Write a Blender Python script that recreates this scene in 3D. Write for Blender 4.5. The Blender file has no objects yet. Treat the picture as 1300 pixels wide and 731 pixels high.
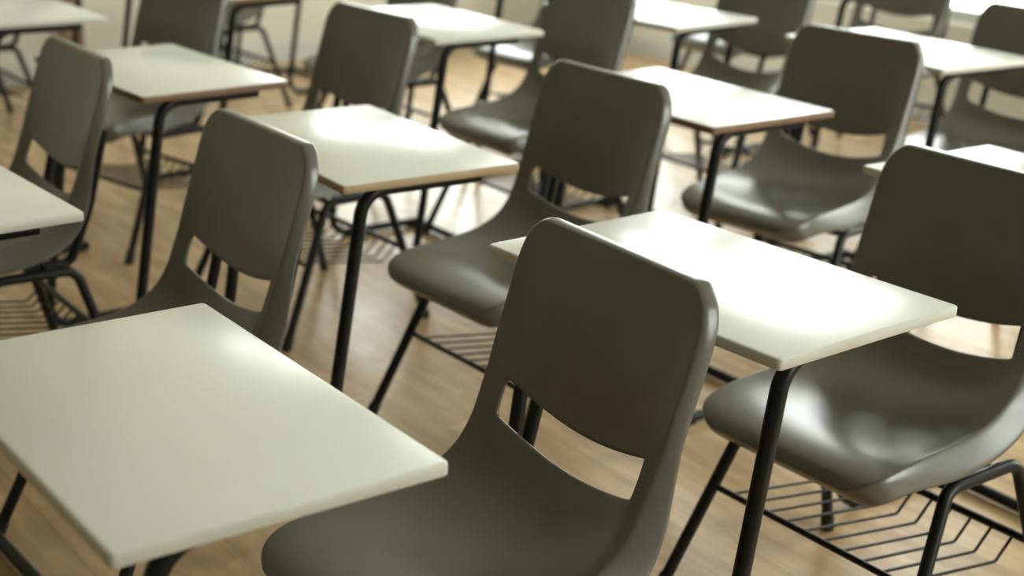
import bpy, bmesh, math, random
from mathutils import Vector, Matrix
random.seed(7)
S = bpy.context.scene
COL = S.collection
TH0 = 0.63388                      # heading of the rows: direction from a desk to its chair
PI = math.pi

# ------------------------------------------------------------------ materials
def mat(name, col, rough=.5, metal=0., spec=.5, coat=0.):
    m = bpy.data.materials.new(name); m.use_nodes = True
    b = m.node_tree.nodes['Principled BSDF']
    b.inputs['Base Color'].default_value = (*col, 1)
    b.inputs['Roughness'].default_value = rough
    b.inputs['Metallic'].default_value = metal
    b.inputs['Specular IOR Level'].default_value = spec
    b.inputs['Coat Weight'].default_value = coat
    return m
def nodes(m): return m.node_tree.nodes, m.node_tree.links, m.node_tree.nodes['Principled BSDF']
def speckle(m, c1, c2, scale, detail=4, bump=0., bscale=None, bdist=.002, lo=.35, hi=.65):
    n, l, b = nodes(m)
    tc = n.new('ShaderNodeTexCoord')
    t = n.new('ShaderNodeTexNoise'); t.inputs['Scale'].default_value = scale; t.inputs['Detail'].default_value = detail
    l.new(tc.outputs['Object'], t.inputs['Vector'])
    r = n.new('ShaderNodeValToRGB'); r.color_ramp.elements[0].position = lo; r.color_ramp.elements[1].position = hi
    r.color_ramp.elements[0].color = (*c1, 1); r.color_ramp.elements[1].color = (*c2, 1)
    l.new(t.outputs['Fac'], r.inputs['Fac']); l.new(r.outputs['Color'], b.inputs['Base Color'])
    if bump:
        t2 = n.new('ShaderNodeTexNoise'); t2.inputs['Scale'].default_value = bscale or scale; t2.inputs['Detail'].default_value = 2
        l.new(tc.outputs['Object'], t2.inputs['Vector'])
        bp = n.new('ShaderNodeBump'); bp.inputs['Strength'].default_value = bump; bp.inputs['Distance'].default_value = bdist
        l.new(t2.outputs['Fac'], bp.inputs['Height']); l.new(bp.outputs['Normal'], b.inputs['Normal'])
    return m

PLASTIC = speckle(mat('olive_grey_plastic', (.12, .11, .085), .29, spec=.9), (.102, .097, .079), (.115, .110, .091), 9, bump=.06, bscale=260, bdist=.001)
STEEL = speckle(mat('black_painted_steel', (.012, .013, .011), .34, spec=.28), (.006, .0068, .006), (.010, .011, .0098), 30)
RUBBER = speckle(mat('black_rubber', (.01, .01, .01), .7), (.008, .008, .008), (.014, .014, .013), 60)
LAMINATE = speckle(mat('white_laminate', (.72, .72, .66), .23), (.74, .74, .69), (.785, .785, .735), 2.5)
EDGE_PALE = speckle(mat('pale_edge_band', (.62, .61, .54), .42), (.58, .57, .50), (.64, .63, .56), 14)
EDGE_BROWN = speckle(mat('raw_brown_edge', (.30, .19, .10), .6), (.17, .095, .055), (.24, .14, .08), 12)
EDGE_TAN = speckle(mat('raw_tan_edge', (.42, .30, .17), .55), (.40, .28, .155), (.47, .34, .20), 12)
BOARD = speckle(mat('particle_board_underside', (.5, .46, .38), .7), (.42, .38, .30), (.55, .5, .42), 50)
PAINT = speckle(mat('cream_wall_paint', (.70, .67, .57), .75), (.67, .64, .54), (.73, .70, .60), 1.3, bump=.1, bscale=90)
CEIL = speckle(mat('white_ceiling_paint', (.74, .73, .68), .85), (.72, .71, .66), (.76, .75, .70), 2)
WOOD = speckle(mat('brown_varnished_wood', (.2, .12, .07), .4), (.16, .095, .055), (.25, .16, .095), 5)
WFRAME = speckle(mat('window_frame_paint', (.6, .6, .56), .4), (.58, .58, .54), (.63, .63, .59), 6)

def floor_mat():
    m = mat('glossy_wood_floor', (.5, .36, .22), .16, spec=.15); n, l, b = nodes(m)
    tc = n.new('ShaderNodeTexCoord'); mp = n.new('ShaderNodeMapping')
    mp.inputs['Rotation'].default_value = (0, 0, 0)
    l.new(tc.outputs['Object'], mp.inputs['Vector'])
    br = n.new('ShaderNodeTexBrick'); br.inputs['Scale'].default_value = 1
    br.inputs['Brick Width'].default_value = .9; br.inputs['Row Height'].default_value = .12; br.inputs['Mortar Size'].default_value = .0012
    br.inputs['Color1'].default_value = (.52, .37, .22, 1); br.inputs['Color2'].default_value = (.57, .415, .255, 1); br.inputs['Mortar'].default_value = (.42, .29, .17, 1)
    l.new(mp.outputs['Vector'], br.inputs['Vector'])
    mp2 = n.new('ShaderNodeMapping'); mp2.inputs['Scale'].default_value = (1.6, 9, 1); l.new(tc.outputs['Object'], mp2.inputs['Vector'])
    ns = n.new('ShaderNodeTexNoise'); ns.inputs['Scale'].default_value = 2.2; ns.inputs['Detail'].default_value = 6; l.new(mp2.outputs['Vector'], ns.inputs['Vector'])
    r = n.new('ShaderNodeValToRGB'); r.color_ramp.elements[0].position = .3; r.color_ramp.elements[1].position = .7
    r.color_ramp.elements[0].color = (.72, .66, .58, 1); r.color_ramp.elements[1].color = (1.12, 1.1, 1.05, 1); l.new(ns.outputs['Fac'], r.inputs['Fac'])
    mx = n.new('ShaderNodeMix'); mx.data_type = 'RGBA'; mx.blend_type = 'MULTIPLY'; mx.inputs['Factor'].default_value = 1
    l.new(br.outputs['Color'], mx.inputs['A']); l.new(r.outputs['Color'], mx.inputs['B']); l.new(mx.outputs['Result'], b.inputs['Base Color'])
    n2 = n.new('ShaderNodeTexNoise'); n2.inputs['Scale'].default_value = 7; n2.inputs['Detail'].default_value = 5; l.new(tc.outputs['Object'], n2.inputs['Vector'])
    mr = n.new('ShaderNodeMapRange'); mr.inputs['To Min'].default_value = .15; mr.inputs['To Max'].default_value = .34
    l.new(n2.outputs['Fac'], mr.inputs['Value']); l.new(mr.outputs['Result'], b.inputs['Roughness'])
    bp = n.new('ShaderNodeBump'); bp.inputs['Strength'].default_value = .12; bp.inputs['Distance'].default_value = .004
    l.new(n2.outputs['Fac'], bp.inputs['Height']); l.new(bp.outputs['Normal'], b.inputs['Normal'])
    return m
FLOOR = floor_mat()
def glass_mat():
    m = bpy.data.materials.new('window_glass'); m.use_nodes = True
    n, l = m.node_tree.nodes, m.node_tree.links
    n.remove(n['Principled BSDF']); out = n['Material Output']
    tr = n.new('ShaderNodeBsdfTransparent'); tr.inputs['Color'].default_value = (.95, .97, .95, 1)
    gl = n.new('ShaderNodeBsdfGlossy'); gl.inputs['Roughness'].default_value = .02
    fr = n.new('ShaderNodeFresnel'); fr.inputs['IOR'].default_value = 1.25
    mx = n.new('ShaderNodeMixShader'); l.new(fr.outputs['Fac'], mx.inputs['Fac']); l.new(tr.outputs['BSDF'], mx.inputs[1]); l.new(gl.outputs['BSDF'], mx.inputs[2])
    l.new(mx.outputs['Shader'], out.inputs['Surface'])
    return m
GLASS = glass_mat()

# ------------------------------------------------------------------ helpers
def obj(name, me, m=None, parent=None):
    o = bpy.data.objects.new(name, me); COL.objects.link(o)
    if m is not None and me is not None and not me.materials: me.materials.append(m)
    if parent: o.parent = parent
    return o
def mesh(bm, name, smooth=False, angle=None):
    me = bpy.data.meshes.new(name); bm.normal_update(); bm.to_mesh(me); bm.free()
    if smooth: me.shade_smooth()
    if smooth and angle: me.set_sharp_from_angle(angle=math.radians(angle))
    return me
def box(bm, lo, hi):
    vs = [bm.verts.new((x, y, z)) for z in (lo[2], hi[2]) for y in (lo[1], hi[1]) for x in (lo[0], hi[0])]
    for f in ((0, 2, 3, 1), (4, 5, 7, 6), (0, 1, 5, 4), (1, 3, 7, 5), (3, 2, 6, 7), (2, 0, 4, 6)): bm.faces.new([vs[i] for i in f])
def fillet(pts, rad, n=7):
    """polyline with rounded corners -> list of points; rad: one radius per inner corner"""
    P = [Vector(p) for p in pts]; out = [P[0]]
    for i in range(1, len(P) - 1):
        r = rad[i - 1] if isinstance(rad, (list, tuple)) else rad
        a = (P[i - 1] - P[i]).normalized(); b = (P[i + 1] - P[i]).normalized()
        half = math.acos(max(-1, min(1, a.dot(b)))) / 2
        d = r / math.tan(half); c = P[i] + (a + b).normalized() * (r / math.sin(half))
        p0, p1 = P[i] + a * d, P[i] + b * d
        v0, v1 = p0 - c, p1 - c; ang = v0.angle(v1); ax = v0.cross(v1).normalized()
        for k in range(n + 1): out.append(c + Matrix.Rotation(ang * k / n, 3, ax) @ v0)
    out.append(P[-1]); return out
def tube(bm, pts, r, seg=14, cap=True):
    pts = [Vector(p) for p in pts]; rings = []; up = None
    for i, p in enumerate(pts):
        t = (pts[min(i + 1, len(pts) - 1)] - pts[max(i - 1, 0)]).normalized()
        if up is None: up = t.orthogonal().normalized()
        up = (up - t * up.dot(t)).normalized(); side = t.cross(up)
        rings.append([bm.verts.new(p + (up * math.cos(2 * PI * k / seg) + side * math.sin(2 * PI * k / seg)) * r) for k in range(seg)])
    for a, b in zip(rings, rings[1:]):
        for k in range(seg): bm.faces.new((a[k], a[(k + 1) % seg], b[(k + 1) % seg], b[k]))
    if cap: bm.faces.new(rings[0][::-1]); bm.faces.new(rings[-1])
def tube_mesh(name, pts, r, seg=14):
    bm = bmesh.new(); tube(bm, pts, r, seg); bmesh.ops.recalc_face_normals(bm, faces=bm.faces[:])
    return mesh(bm, name, True, 50)

# ------------------------------------------------------------------ the moulded chair shell
# (v, z) profile, front to top; local x = sideways, y = towards the back of the chair
PROF = [(-.207, .376, 0), (-.196, .391, 0), (-.170, .4045, .006), (-.125, .414, .013), (-.075, .418, .020), (-.02, .421, .026), (.03, .426, .031),
        (.068, .435, .035), (.100, .449, .038), (.122, .465, .0385), (.137, .483, .037), (.148, .502, .0345),
        (.1545, .515, .0335), (.158, .5235, .033), (.178, .576, .0275), (.1815, .585, .0265), (.191, .618, .022),
        (.206, .662, .017), (.220, .706, .013), (.233, .748, .009), (.242, .780, .007), (.2465, .797, .006)]
HOLE_ROWS = (13,)                     # cells between row 13 and 14 are open for the middle columns
ARC = [0.]
for a, b in zip(PROF, PROF[1:]): ARC.append(ARC[-1] + math.hypot(b[0] - a[0], b[1] - a[1]))
TCOL = [-1, -.95, -.88, -.845, -.825, -.79, -.60, -.38, -.19, 0, .19, .38, 0.60, .79, .825, .845, .88, .95, 1]
HC0, HC1 = 4, 14
def halfw(s):
    L = ARC[-1]
    W = .196 + .004 * max(0, min(1, (s - .5) / .3)) - .004 * math.exp(-((s - .40) / .08) ** 2)
    rf, rb = .068, .052
    def cut(d, r): return 0 if d >= r else r - math.sqrt(max(0, r * r - (r - d) ** 2))
    return W - cut(s + .004, rf) - cut(L - s + .003, rb)
def shell_point(row, t):
    v, z, d = PROF[row]
    i0, i1 = max(row - 1, 0), min(row + 1, len(PROF) - 1)
    tan = Vector((0, PROF[i1][0] - PROF[i0][0], PROF[i1][1] - PROF[i0][1])).normalized()
    nrm = Vector((0, -tan.z, tan.y))       # towards the sitter
    p = Vector((halfw(ARC[row]) * t, v, z))
    p -= nrm * d * (1 - abs(t) ** 2.6)
    hb = math.exp(-((ARC[row] - (ARC[13] + ARC[14]) / 2) / .065) ** 2)
    p -= tan * .029 * hb * max(0, 1 - (abs(t) / .86) ** 2)    # the slot sags in the middle
    return p, nrm
def build_shell():
    bm = bmesh.new(); R = len(PROF); C = len(TCOL)
    g = [[bm.verts.new(shell_point(r, t)[0]) for t in TCOL] for r in range(R)]
    for r in range(R - 1):
        for c in range(C - 1):
            if r in HOLE_ROWS and HC0 <= c < HC1: continue
            bm.faces.new((g[r][c], g[r][c + 1], g[r + 1][c + 1], g[r + 1][c]))
    bm.normal_update()
    outer = {g[0][c] for c in range(C)} | {g[R - 1][c] for c in range(C)} | {g[r][0] for r in range(R)} | {g[r][C - 1] for r in range(R)}
    nor = {v: v.normal.copy() for v in outer}
    cen = Vector((0, 0, 0))
    edges = [e for e in bm.edges if e.is_boundary and e.verts[0] in outer and e.verts[1] in outer]
    # outward direction in the surface, per rim vertex
    loop = [g[0][c] for c in range(C)] + [g[r][C - 1] for r in range(1, R)] + [g[R - 1][c] for c in range(C - 2, -1, -1)] + [g[r][0] for r in range(R - 2, 0, -1)]
    n = len(loop); outd = {}
    for i, v in enumerate(loop):
        t = (loop[(i + 1) % n].co - loop[i - 1].co).normalized()
        outd[v] = t.cross(nor[v]).normalized()
    prev = {v: v for v in loop}
    front = {v: max(0, min(1, (-.06 - v.co.y) / .12)) for v in loop}
    base = {v: v.co.copy() for v in loop}
    side = {v: 1.2 * max(0, min(1, (v.co.y + .15) / .1)) * max(0, min(1, (.60 - v.co.z) / .15)) for v in loop}
    for (o, d) in ((.0022, .0007), (.0048, .004), (.0068, .012), (.0072, .026)):
        cur = {}
        for v in loop:
            k = 1 + .75 * front[v] + (.0 if o < .004 else side[v])
            cur[v] = bm.verts.new(base[v] + outd[v] * o - nor[v] * d * k)
        for i, v in enumerate(loop):
            w = loop[(i + 1) % n]
            bm.faces.new((prev[v], cur[v], cur[w], prev[w]))
        prev = cur
    # a short lip turned back round the slot
    r0, r1 = HOLE_ROWS[0], HOLE_ROWS[0] + 1
    hl = [g[r0][c] for c in range(HC0, HC1 + 1)] + [g[r1][c] for c in range(HC1, HC0 - 1, -1)]
    hn = {v: v.normal.copy() for v in hl}
    lip = {v: bm.verts.new(v.co - hn[v] * .0075) for v in hl}
    for i, v in enumerate(hl):
        w = hl[(i + 1) % len(hl)]; bm.faces.new((v, lip[v], lip[w], w))
    bmesh.ops.recalc_face_normals(bm, faces=bm.faces[:])
    # make sure the seat faces look up
    up = sum(f.normal.z * f.calc_area() for f in bm.faces if f.calc_center_median().y < .05)
    if up < 0: bmesh.ops.reverse_faces(bm, faces=bm.faces[:])
    me = mesh(bm, 'shell_cage', True)
    o = obj('shell_cage', me)
    so = o.modifiers.new('s', 'SOLIDIFY'); so.thickness = .0045; so.offset = -1
    ss = o.modifiers.new('d', 'SUBSURF'); ss.levels = 2; ss.render_levels = 2
    dg = bpy.context.evaluated_depsgraph_get()
    full = bpy.data.meshes.new_from_object(o.evaluated_get(dg))
    bpy.data.objects.remove(o); bpy.data.meshes.remove(me)
    full.shade_smooth()
    vn = [v.normal.copy() for v in full.vertices]
    out = []
    for name, keep in (('backrest', lambda c: c.z > .490), ('seat', lambda c: c.z <= .490)):
        idx = {}; vs = []; fs = []; ns = []
        for p in full.polygons:
            if keep(p.center):
                f = []
                for i in p.vertices:
                    if i not in idx: idx[i] = len(vs); vs.append(full.vertices[i].co.copy()); ns.append(vn[i])
                    f.append(idx[i])
                fs.append(f)
        m = bpy.data.meshes.new(name); m.from_pydata(vs, [], fs); m.shade_smooth()
        m.normals_split_custom_set_from_vertices(ns)
        out.append(m)
    bpy.data.meshes.remove(full)
    return out
BACK_ME, SEAT_ME = build_shell()

# ------------------------------------------------------------------ chair: one of the kind, then copies
def make_chair():
    r = bpy.data.objects.new('school_chair', None); COL.objects.link(r); r.empty_display_size = .1
    obj('seat', SEAT_ME, PLASTIC, r); bk = obj('backrest', BACK_ME, PLASTIC, r)
    # embossed ribs on the strap beside the slot
    bm = bmesh.new()
    for k in range(6):
        f = .15 + .13 * k; ends = []
        for t in (.875, .935):
            (a, na), (b, nb) = shell_point(13, t), shell_point(14, t); ends.append(a.lerp(b, f - (t - .875) * .6) + na * .0002)
        tube(bm, ends, .0009, 6)
    obj('grip_ribs', mesh(bm, 'grip_ribs', True), PLASTIC, bk)
    for s in (-1, 1):
        RB = (.209 * s, .150, .354); FB = (.209 * s, -.030, .354)
        ff = (.258 * s, -.185, .012); rf = (.252 * s, .252, .012)
        path = fillet([ff, FB, RB, rf], .035, 8)
        k = len(path)
        i1 = 1 + 9; 
        front = path[:i1]; rail = path[i1 - 1:k - 9]; rear = path[k - 10:]
        l1 = obj('leg', tube_mesh('leg', front, .0113), STEEL, r); l2 = obj('leg', tube_mesh('leg', rear, .0113), STEEL, r)
        obj('seat_rail', tube_mesh('seat_rail', rail, .0113), STEEL, r)
        for (leg, foot, top) in ((l1, ff, FB), (l2, rf, RB)):
            d = (Vector(top) - Vector(foot)).normalized(); f = Vector(foot)
            obj('foot_cap', tube_mesh('foot_cap', [f - d * .0115, f + d * .022], 0.0136, 12), RUBBER, leg)
        up = fillet([(.137 * s, .06, .349), (.137 * s, .165, .349), (.137 * s, .214, .47), (.137 * s, .256, .64)], [.03, .2], 6)
        obj('back_upright', tube_mesh('back_upright', up, .0105, 12), STEEL, r)
    for y in (-.01, .10):
        obj('cross_rail', tube_mesh('cross_rail', [(-.2, y, .3485), (.2, y, .3485)], .0085, 12), STEEL, r)
    b = obj('book_basket', tube_mesh('basket_front_rail', [(-.2285, -.098, .200), (.2285, -.098, .200)], .006, 10), STEEL, r)
    obj('basket_rear_rail', tube_mesh('basket_rear_rail', [(-.226, .200, .200), (.226, .200, .200)], .0075, 10), STEEL, b)
    rod = None
    for k in range(10):
        x = -.19 + k * .38 / 9
        if rod is None:
            rod = tube_mesh('basket_rod', fillet([(0, -.098, .199), (0, .158, .160), (0, .200, .198)], .012, 4), .0028, 8)
        o = obj('basket_rod', rod, STEEL, b); o.location = (x, 0, 0)
    return r
def copy_tree(o, parent=None):
    c = o.copy(); COL.objects.link(c); c.parent = parent
    for ch in list(o.children): copy_tree(ch, c)
    return c

# ------------------------------------------------------------------ desk
DW, DL, DZ, DT = .187, .300, .71, .0155
def rrect(hx, hy, r, n=5):
    out = []
    for (cx, cy, a0) in ((hx - r, hy - r, 0), (-hx + r, hy - r, 90), (-hx + r, -hy + r, 180), (hx - r, -hy + r, 270)):
        for k in range(n + 1):
            a = math.radians(a0 + 90 * k / n); out.append((cx + r * math.cos(a), cy + r * math.sin(a)))
    return out
def slab(hx, hy, r, layers, name):
    """layers: (inset, z); closed solid"""
    bm = bmesh.new(); rings = []
    for (ins, z) in layers: rings.append([bm.verts.new((x, y, z)) for x, y in rrect(hx - ins, hy - ins, max(.001, r - ins))])
    n = len(rings[0])
    for a, b in zip(rings, rings[1:]):
        for k in range(n): bm.faces.new((a[k], a[(k + 1) % n], b[(k + 1) % n], b[k]))
    bm.faces.new(rings[0][::-1]); bm.faces.new(rings[-1])
    bmesh.ops.recalc_face_normals(bm, faces=bm.faces[:])
    return mesh(bm, name, True, 35)
TOP_ME = slab(DL - .0016, DW - .0016, .006, [(0, DZ - DT + .0006), (0, DZ - .0012), (.0004, DZ - .0004), (.0012, DZ)], 'tabletop')
def ring_mesh():
    bm = bmesh.new(); rr = []
    for (ins, z) in ((.0012, DZ - DT), (0, DZ - DT + .0015), (0, DZ - .0022), (.0006, DZ - .0011), (.0016, DZ - .0008), (.0022, DZ - .0012), (.0022, DZ - DT + .0006)):
        rr.append([bm.verts.new((x, y, z)) for x, y in rrect(DL - ins, DW - ins, .0075 - ins)])
    n = len(rr[0]); rr.append(rr[0])
    for a, b in zip(rr, rr[1:]):
        for k in range(n): bm.faces.new((a[k], a[(k + 1) % n], b[(k + 1) % n], b[k]))
    bmesh.ops.recalc_face_normals(bm, faces=bm.faces[:])
    return mesh(bm, 'edge_band', True, 40)
RING = {'pale': ring_mesh(), 'brown': ring_mesh(), 'tan': ring_mesh()}
RING['pale'].materials.append(EDGE_PALE); RING['brown'].materials.append(EDGE_BROWN); RING['tan'].materials.append(EDGE_TAN)
def make_desk():
    r = bpy.data.objects.new('school_desk', None); COL.objects.link(r); r.empty_display_size = .1
    t = obj('tabletop', TOP_ME, LAMINATE, r)
    obj('edge_band', RING['pale'], None, t)
    zt = DZ - DT - .0126
    for s in (-1, 1):
        x = .252 * s; xf = .246 * s
        path = fillet([(x, .125, zt), (x, -.120, zt), (xf, -.222, .016), (xf, .110, .016)], [.052, .055], 9)
        rail = path[:2]; leg = path[1:16]; run = path[15:]
        obj('top_rail', tube_mesh('top_rail', rail, .0124), STEEL, r)
        lg = obj('leg', tube_mesh('leg', leg, .0124), STEEL, r)
        fr = obj('floor_runner', tube_mesh('floor_runner', run, .0124), STEEL, r)
        for y in (-.15, .08):
            bm = bmesh.new(); box(bm, (xf - .009, y - .02, 0), (xf + .009, y + .02, .008))
            obj('glide_pad', mesh(bm, 'glide_pad'), RUBBER, fr)
    obj('cross_bar', tube_mesh('cross_bar', [(-.246, .100, .016), (.246, .100, .016)], .0124), STEEL, r)
    obj('apron_bar', tube_mesh('apron_bar', [(-.252, .02, zt - .001), (.252, .02, zt - .001)], .0095), STEEL, r)
    return r

def place(o, x, y, dt):
    o.location = (x, y, 0); o.rotation_euler = (0, 0, TH0 + dt - PI / 2)
def tag(o, label, cat, group):
    o['label'] = label; o['category'] = cat; o['group'] = group

CH = [  # x, y, turn, label
 (-.069, 1.795, -.032, 'olive-grey plastic school chair closest to the camera, slotted back turned beside the big front desk'),
 (.592, 2.341, .018, 'olive-grey chair at the right edge, whole seat and wire book basket in view'),
 (-.659, 2.463, .002, 'olive-grey chair behind the large front-left desk, seat half hidden by its white top'),
 (-.008, 3.087, .026, 'olive-grey chair in the middle, between two bright white desks, behind the closest chair'),
 (.691, 3.752, .105, 'olive-grey chair upper right with a shiny seat, beyond the rightmost front desk'),
 (-1.195, 3.202, -.012, 'olive-grey chair at far left, rising behind the small grey desk corner'),
 (-.591, 3.903, .063, 'olive-grey chair with tall plain back, between the brown-edged left desk and the next white desk'),
 (.02, 4.57, 0, 'blurred chair with pale shiny seat at top centre, back cut off by the frame'),
 (-1.21, 4.57, .22, 'blurred dark chair back at top left, just beyond the brown-edged left desk'),
 (.63, 4.96, .03, 'blurred grey chair with open slot, top right, beside the far white desk tip'),
 (1.335, 4.31, .06, 'blurred pale grey chair cut by the right frame edge, at the far right desk'),
 (1.39, 5.95, .2, 'blurred pale grey chair with a wide slot in its back, farthest at top right'),
 (.08, 5.92, .05, 'blurred chair seat showing bright behind the tip of the top-centre desk'),
 (.90, 6.35, 0, 'blurred far chair whose seat shows under the farthest white desk at top right of centre'),
 (-.53, 5.48, .02, 'blurred chair whose pale seat peeks out left of the tall plain chair back'),
 (-1.36, 6.58, .05, 'blurred chair under the brown-edged desk at the top, with curved rear leg in view'),
 (-2.20, 5.92, 0, 'blurred chair at the top left corner, seat and legs seen under the desk'),
]
DK = [  # x, y, turn, edge, label
 (-.388, 1.575, .004, 'pale', 'large white-topped desk filling the lower left corner of the view'),
 (.295, 2.122, .050, 'pale', 'bright white desk on the right, pushed between the closest chair and the right-edge chair'),
 (-.314, 2.909, -.040, 'tan', 'bright white desk with tan raw edge left of centre, black bent leg in full view'),
 (.386, 3.479, .001, 'brown', 'bright white desk with brown edge, upper right of centre, in front of the shiny-seated chair'),
 (-.870, 3.613, .055, 'brown', 'greyish-white desk with dark brown edge at upper left'),
 (-.256, 4.502, -.008, 'pale', 'blurred white desk with pale rim at top centre, beside the tall plain chair back'),
 (-1.029, 2.464, .045, 'pale', 'small visible corner of a grey-white desk at the left frame edge'),
 (.992, 2.694, -.017, 'pale', 'white desk behind the right-edge chair, cut off by the right frame edge'),
 (.406, 4.852, .093, 'pale', 'blurred white desk with black bent legs at the top, right of the top-centre chair'),
 (1.095, 4.28, -.04, 'pale', 'blurred white desk at upper right, its black leg beside the shiny-seated chair back'),
 (-1.53, 4.51, .02, 'pale', 'blurred greyish-white desk in the top left corner'),
 (-1.0, 5.14, .10, 'brown', 'blurred brown-edged desk at the top edge, left of centre, only its rim and leg visible'),
 (1.10, 5.78, .05, 'pale', 'far blurred desk at the top right, showing just a dark curved leg'),
 (-.12, 5.78, .0, 'pale', 'far desk at the top edge beyond the top-centre desk, only its leg showing'),
 (-1.03, 7.13, .05, 'pale', 'far desk whose dark upright leg stands against the cream wall, right of the brown-edged rim'),
 (-1.61, 6.38, .03, 'pale', 'far desk whose thin dark upright leg stands against the cream wall above the left desk'),
]
chair0 = make_chair()
for i, (x, y, dt, lab) in enumerate(CH):
    o = chair0 if i == 0 else copy_tree(chair0)
    place(o, x, y, dt); tag(o, lab, 'chair', 'plastic school chairs in the classroom')
desk0 = make_desk()
for i, (x, y, dt, e, lab) in enumerate(DK):
    o = desk0 if i == 0 else copy_tree(desk0)
    place(o, x, y, dt); tag(o, lab, 'desk', 'white-topped school desks in rows')
    if e != 'pale':
        for chd in o.children:
            for g in chd.children:
                if g.name.startswith('edge_band'): g.data = RING[e]; g['label'] = f'bare {e} wooden edge'

# ------------------------------------------------------------------ the room (axes follow the rows)
ROOM = Matrix.Rotation(TH0 - PI / 2, 4, 'Z')
U0, U1, V0, V1, H = -6.9, 2.6, -6.5, 5.4, 3.7
def struct(name, bm, m, parent=None):
    o = obj(name, mesh(bm, name), m, parent)
    if parent is None: o.matrix_world = ROOM
    o['kind'] = 'structure'; return o
bm = bmesh.new(); box(bm, (U0 - .2, V0 - .2, -.1), (U1 + .2, V1 + .2, 0)); struct('floor', bm, FLOOR)
bm = bmesh.new(); box(bm, (U0 - .2, V0 - .2, H), (U1 + .2, V1 + .2, H + .12)); struct('ceiling', bm, CEIL)
SILL, HEAD, HEAD_FAR = .45, 3.3, 1.8
FAR_WIN = [(3.85, 5.25)]               # along v
NEAR_FILL_WIN = [(2.2, 3.5), (3.8, 5.1)]                     # along v; unseen openings added for diffuse fill and rim light
RIGHT_WIN = [(-6.4, -5.3), (-5.1, -3.7), (-2.0, -.4)]  # along u
def wall_with_openings(name, axis, pos0, pos1, a0, a1, wins, HEAD=HEAD):
    bm = bmesh.new()
    def b(s0, s1, z0, z1):
        if axis == 'v': box(bm, (pos0, s0, z0), (pos1, s1, z1))
        else: box(bm, (s0, pos0, z0), (s1, pos1, z1))
    c = a0
    for (w0, w1) in wins:
        b(c, w0, 0, H); b(w0, w1, 0, SILL); b(w0, w1, HEAD, H); c = w1
    b(c, a1, 0, H)
    return struct(name, bm, PAINT)
wall_with_openings('wall_far', 'v', U0 - .2, U0, V0 - .2, V1 + .2, FAR_WIN, HEAD_FAR)
wall_with_openings('wall_right', 'u', V1, V1 + .2, U0, U1 + .2, RIGHT_WIN)
wall_with_openings('wall_near', 'v', U1, U1 + .2, V0 - .2, V1, NEAR_FILL_WIN)
bm = bmesh.new(); box(bm, (U0, V0 - .2, 0), (U1, V0, H)); struct('wall_left', bm, PAINT)
bm = bmesh.new(); box(bm, (U0, V0, 0), (U0 + .015, V1, .09)); struct('baseboard_far', bm, WFRAME)
bm = bmesh.new(); box(bm, (U0 + .015, V1 - .015, 0), (U1, V1, .09)); struct('baseboard_right', bm, WFRAME)
# brown timber post on the far wall
bm = bmesh.new(); box(bm, (U0, 2.42, .09), (U0 + .04, 2.525, H)); struct('trim_1', bm, WOOD)

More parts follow.
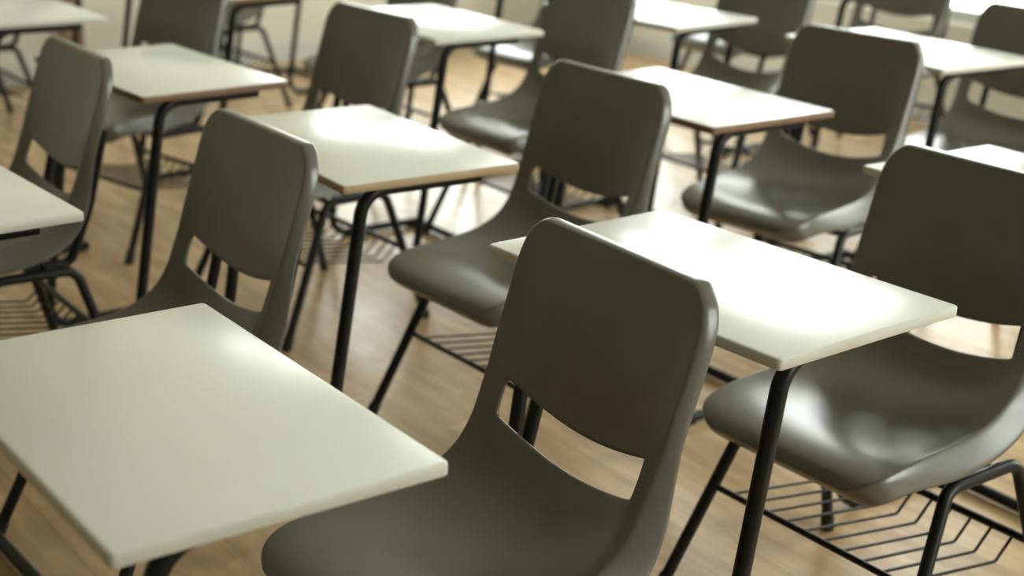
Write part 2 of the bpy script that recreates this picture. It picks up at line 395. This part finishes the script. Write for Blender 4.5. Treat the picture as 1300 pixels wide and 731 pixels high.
def window(n, axis, w0, w1, HEAD=HEAD):
    """frame, mullions and panes set in the wall opening; the day outside comes in through it"""
    pos = {'v': U0 - .12, 'u': V1 + .12, 'n': U1 + .12}[axis]
    t = .05
    def bx(bm, s0, s1, z0, z1, d=.03):
        if axis in 'vn': box(bm, (pos - d, s0, z0), (pos + d, s1, z1))
        else: box(bm, (s0, pos - d, z0), (s1, pos + d, z1))
    bm = bmesh.new()
    bx(bm, w0, w1, SILL, SILL + t); bx(bm, w0, w1, HEAD - t, HEAD); bx(bm, w0, w0 + t, SILL + t, HEAD - t); bx(bm, w1 - t, w1, SILL + t, HEAD - t)
    w = struct(f'window_{n}', bm, WFRAME)
    m = (w0 + w1) / 2
    bm = bmesh.new(); bx(bm, m - .02, m + .02, SILL + t, HEAD - t, .022)
    obj('mullion', mesh(bm, 'mullion'), WFRAME, w)
    for (a, b) in ((w0 + t, m - .02), (m + .02, w1 - t)):
        bm = bmesh.new(); bx(bm, a, b, SILL + t, HEAD - t, .003); obj('pane', mesh(bm, 'pane'), GLASS, w)
    # sampling portal for the sky light that enters here
    ld = bpy.data.lights.new('daylight_portal', 'AREA'); ld.shape = 'RECTANGLE'; ld.size = w1 - w0; ld.size_y = HEAD - SILL; ld.cycles.is_portal = True
    lo = bpy.data.objects.new('daylight_portal', ld); COL.objects.link(lo)
    zc = (SILL + HEAD) / 2
    if axis == 'v': loc = Vector((U0 - .22, m, zc)); nd = Vector((1, 0, 0))
    elif axis == 'n': loc = Vector((U1 + .22, m, zc)); nd = Vector((-1, 0, 0))
    else: loc = Vector((m, V1 + .22, zc)); nd = Vector((0, -1, 0))
    R = ROOM.to_3x3(); d = R @ nd
    lo.rotation_euler = d.to_track_quat('-Z', 'Y').to_euler(); lo.location = ROOM @ loc
k = 1
for (a, b) in FAR_WIN: window(k, 'v', a, b, HEAD_FAR); k += 1
for (a, b) in RIGHT_WIN: window(k, 'u', a, b); k += 1
for (a, b) in NEAR_FILL_WIN: window(k, 'n', a, b); k += 1  # out-of-view windows added to raise the diffuse light

# ------------------------------------------------------------------ daylight
w = bpy.data.worlds.new('overcast_day'); S.world = w; w.use_nodes = True
n, l = w.node_tree.nodes, w.node_tree.links
bg = n['Background']
tc = n.new('ShaderNodeTexCoord'); sp = n.new('ShaderNodeSeparateXYZ'); l.new(tc.outputs['Generated'], sp.inputs['Vector'])
rp = n.new('ShaderNodeValToRGB'); l.new(sp.outputs['Z'], rp.inputs['Fac'])
rp.color_ramp.elements[0].position = 0; rp.color_ramp.elements[0].color = (.55, .56, .48, 1)
rp.color_ramp.elements[1].position = .06; rp.color_ramp.elements[1].color = (.975, 1, .985, 1)
l.new(rp.outputs['Color'], bg.inputs['Color']); bg.inputs['Strength'].default_value = 12.5

# ------------------------------------------------------------------ camera
F, PITCH, ROLL = 1915.503, .323854, .0302204
cp, spn = math.cos(PITCH), math.sin(PITCH)
fw = Vector((0, cp, -spn)); rt = Vector((1, 0, 0)); up = Vector((0, spn, cp))
r2 = rt * math.cos(ROLL) + up * math.sin(ROLL); u2 = -rt * math.sin(ROLL) + up * math.cos(ROLL)
cd = bpy.data.cameras.new('camera'); cam = bpy.data.objects.new('camera', cd); COL.objects.link(cam)
cd.sensor_width = 36; cd.lens = 36 * F / 1300; cd.clip_start = .05
cam.matrix_world = Matrix(((r2.x, u2.x, -fw.x, 0), (r2.y, u2.y, -fw.y, 0), (r2.z, u2.z, -fw.z, 1.39), (0, 0, 0, 1)))
cd.dof.use_dof = True; cd.dof.focus_distance = 2.05; cd.dof.aperture_fstop = 3.3
S.camera = cam
S.view_settings.view_transform = 'Standard'; S.view_settings.look = 'None'
S.view_settings.exposure = -0.14; S.view_settings.gamma = 1; S.view_settings.use_curve_mapping = False
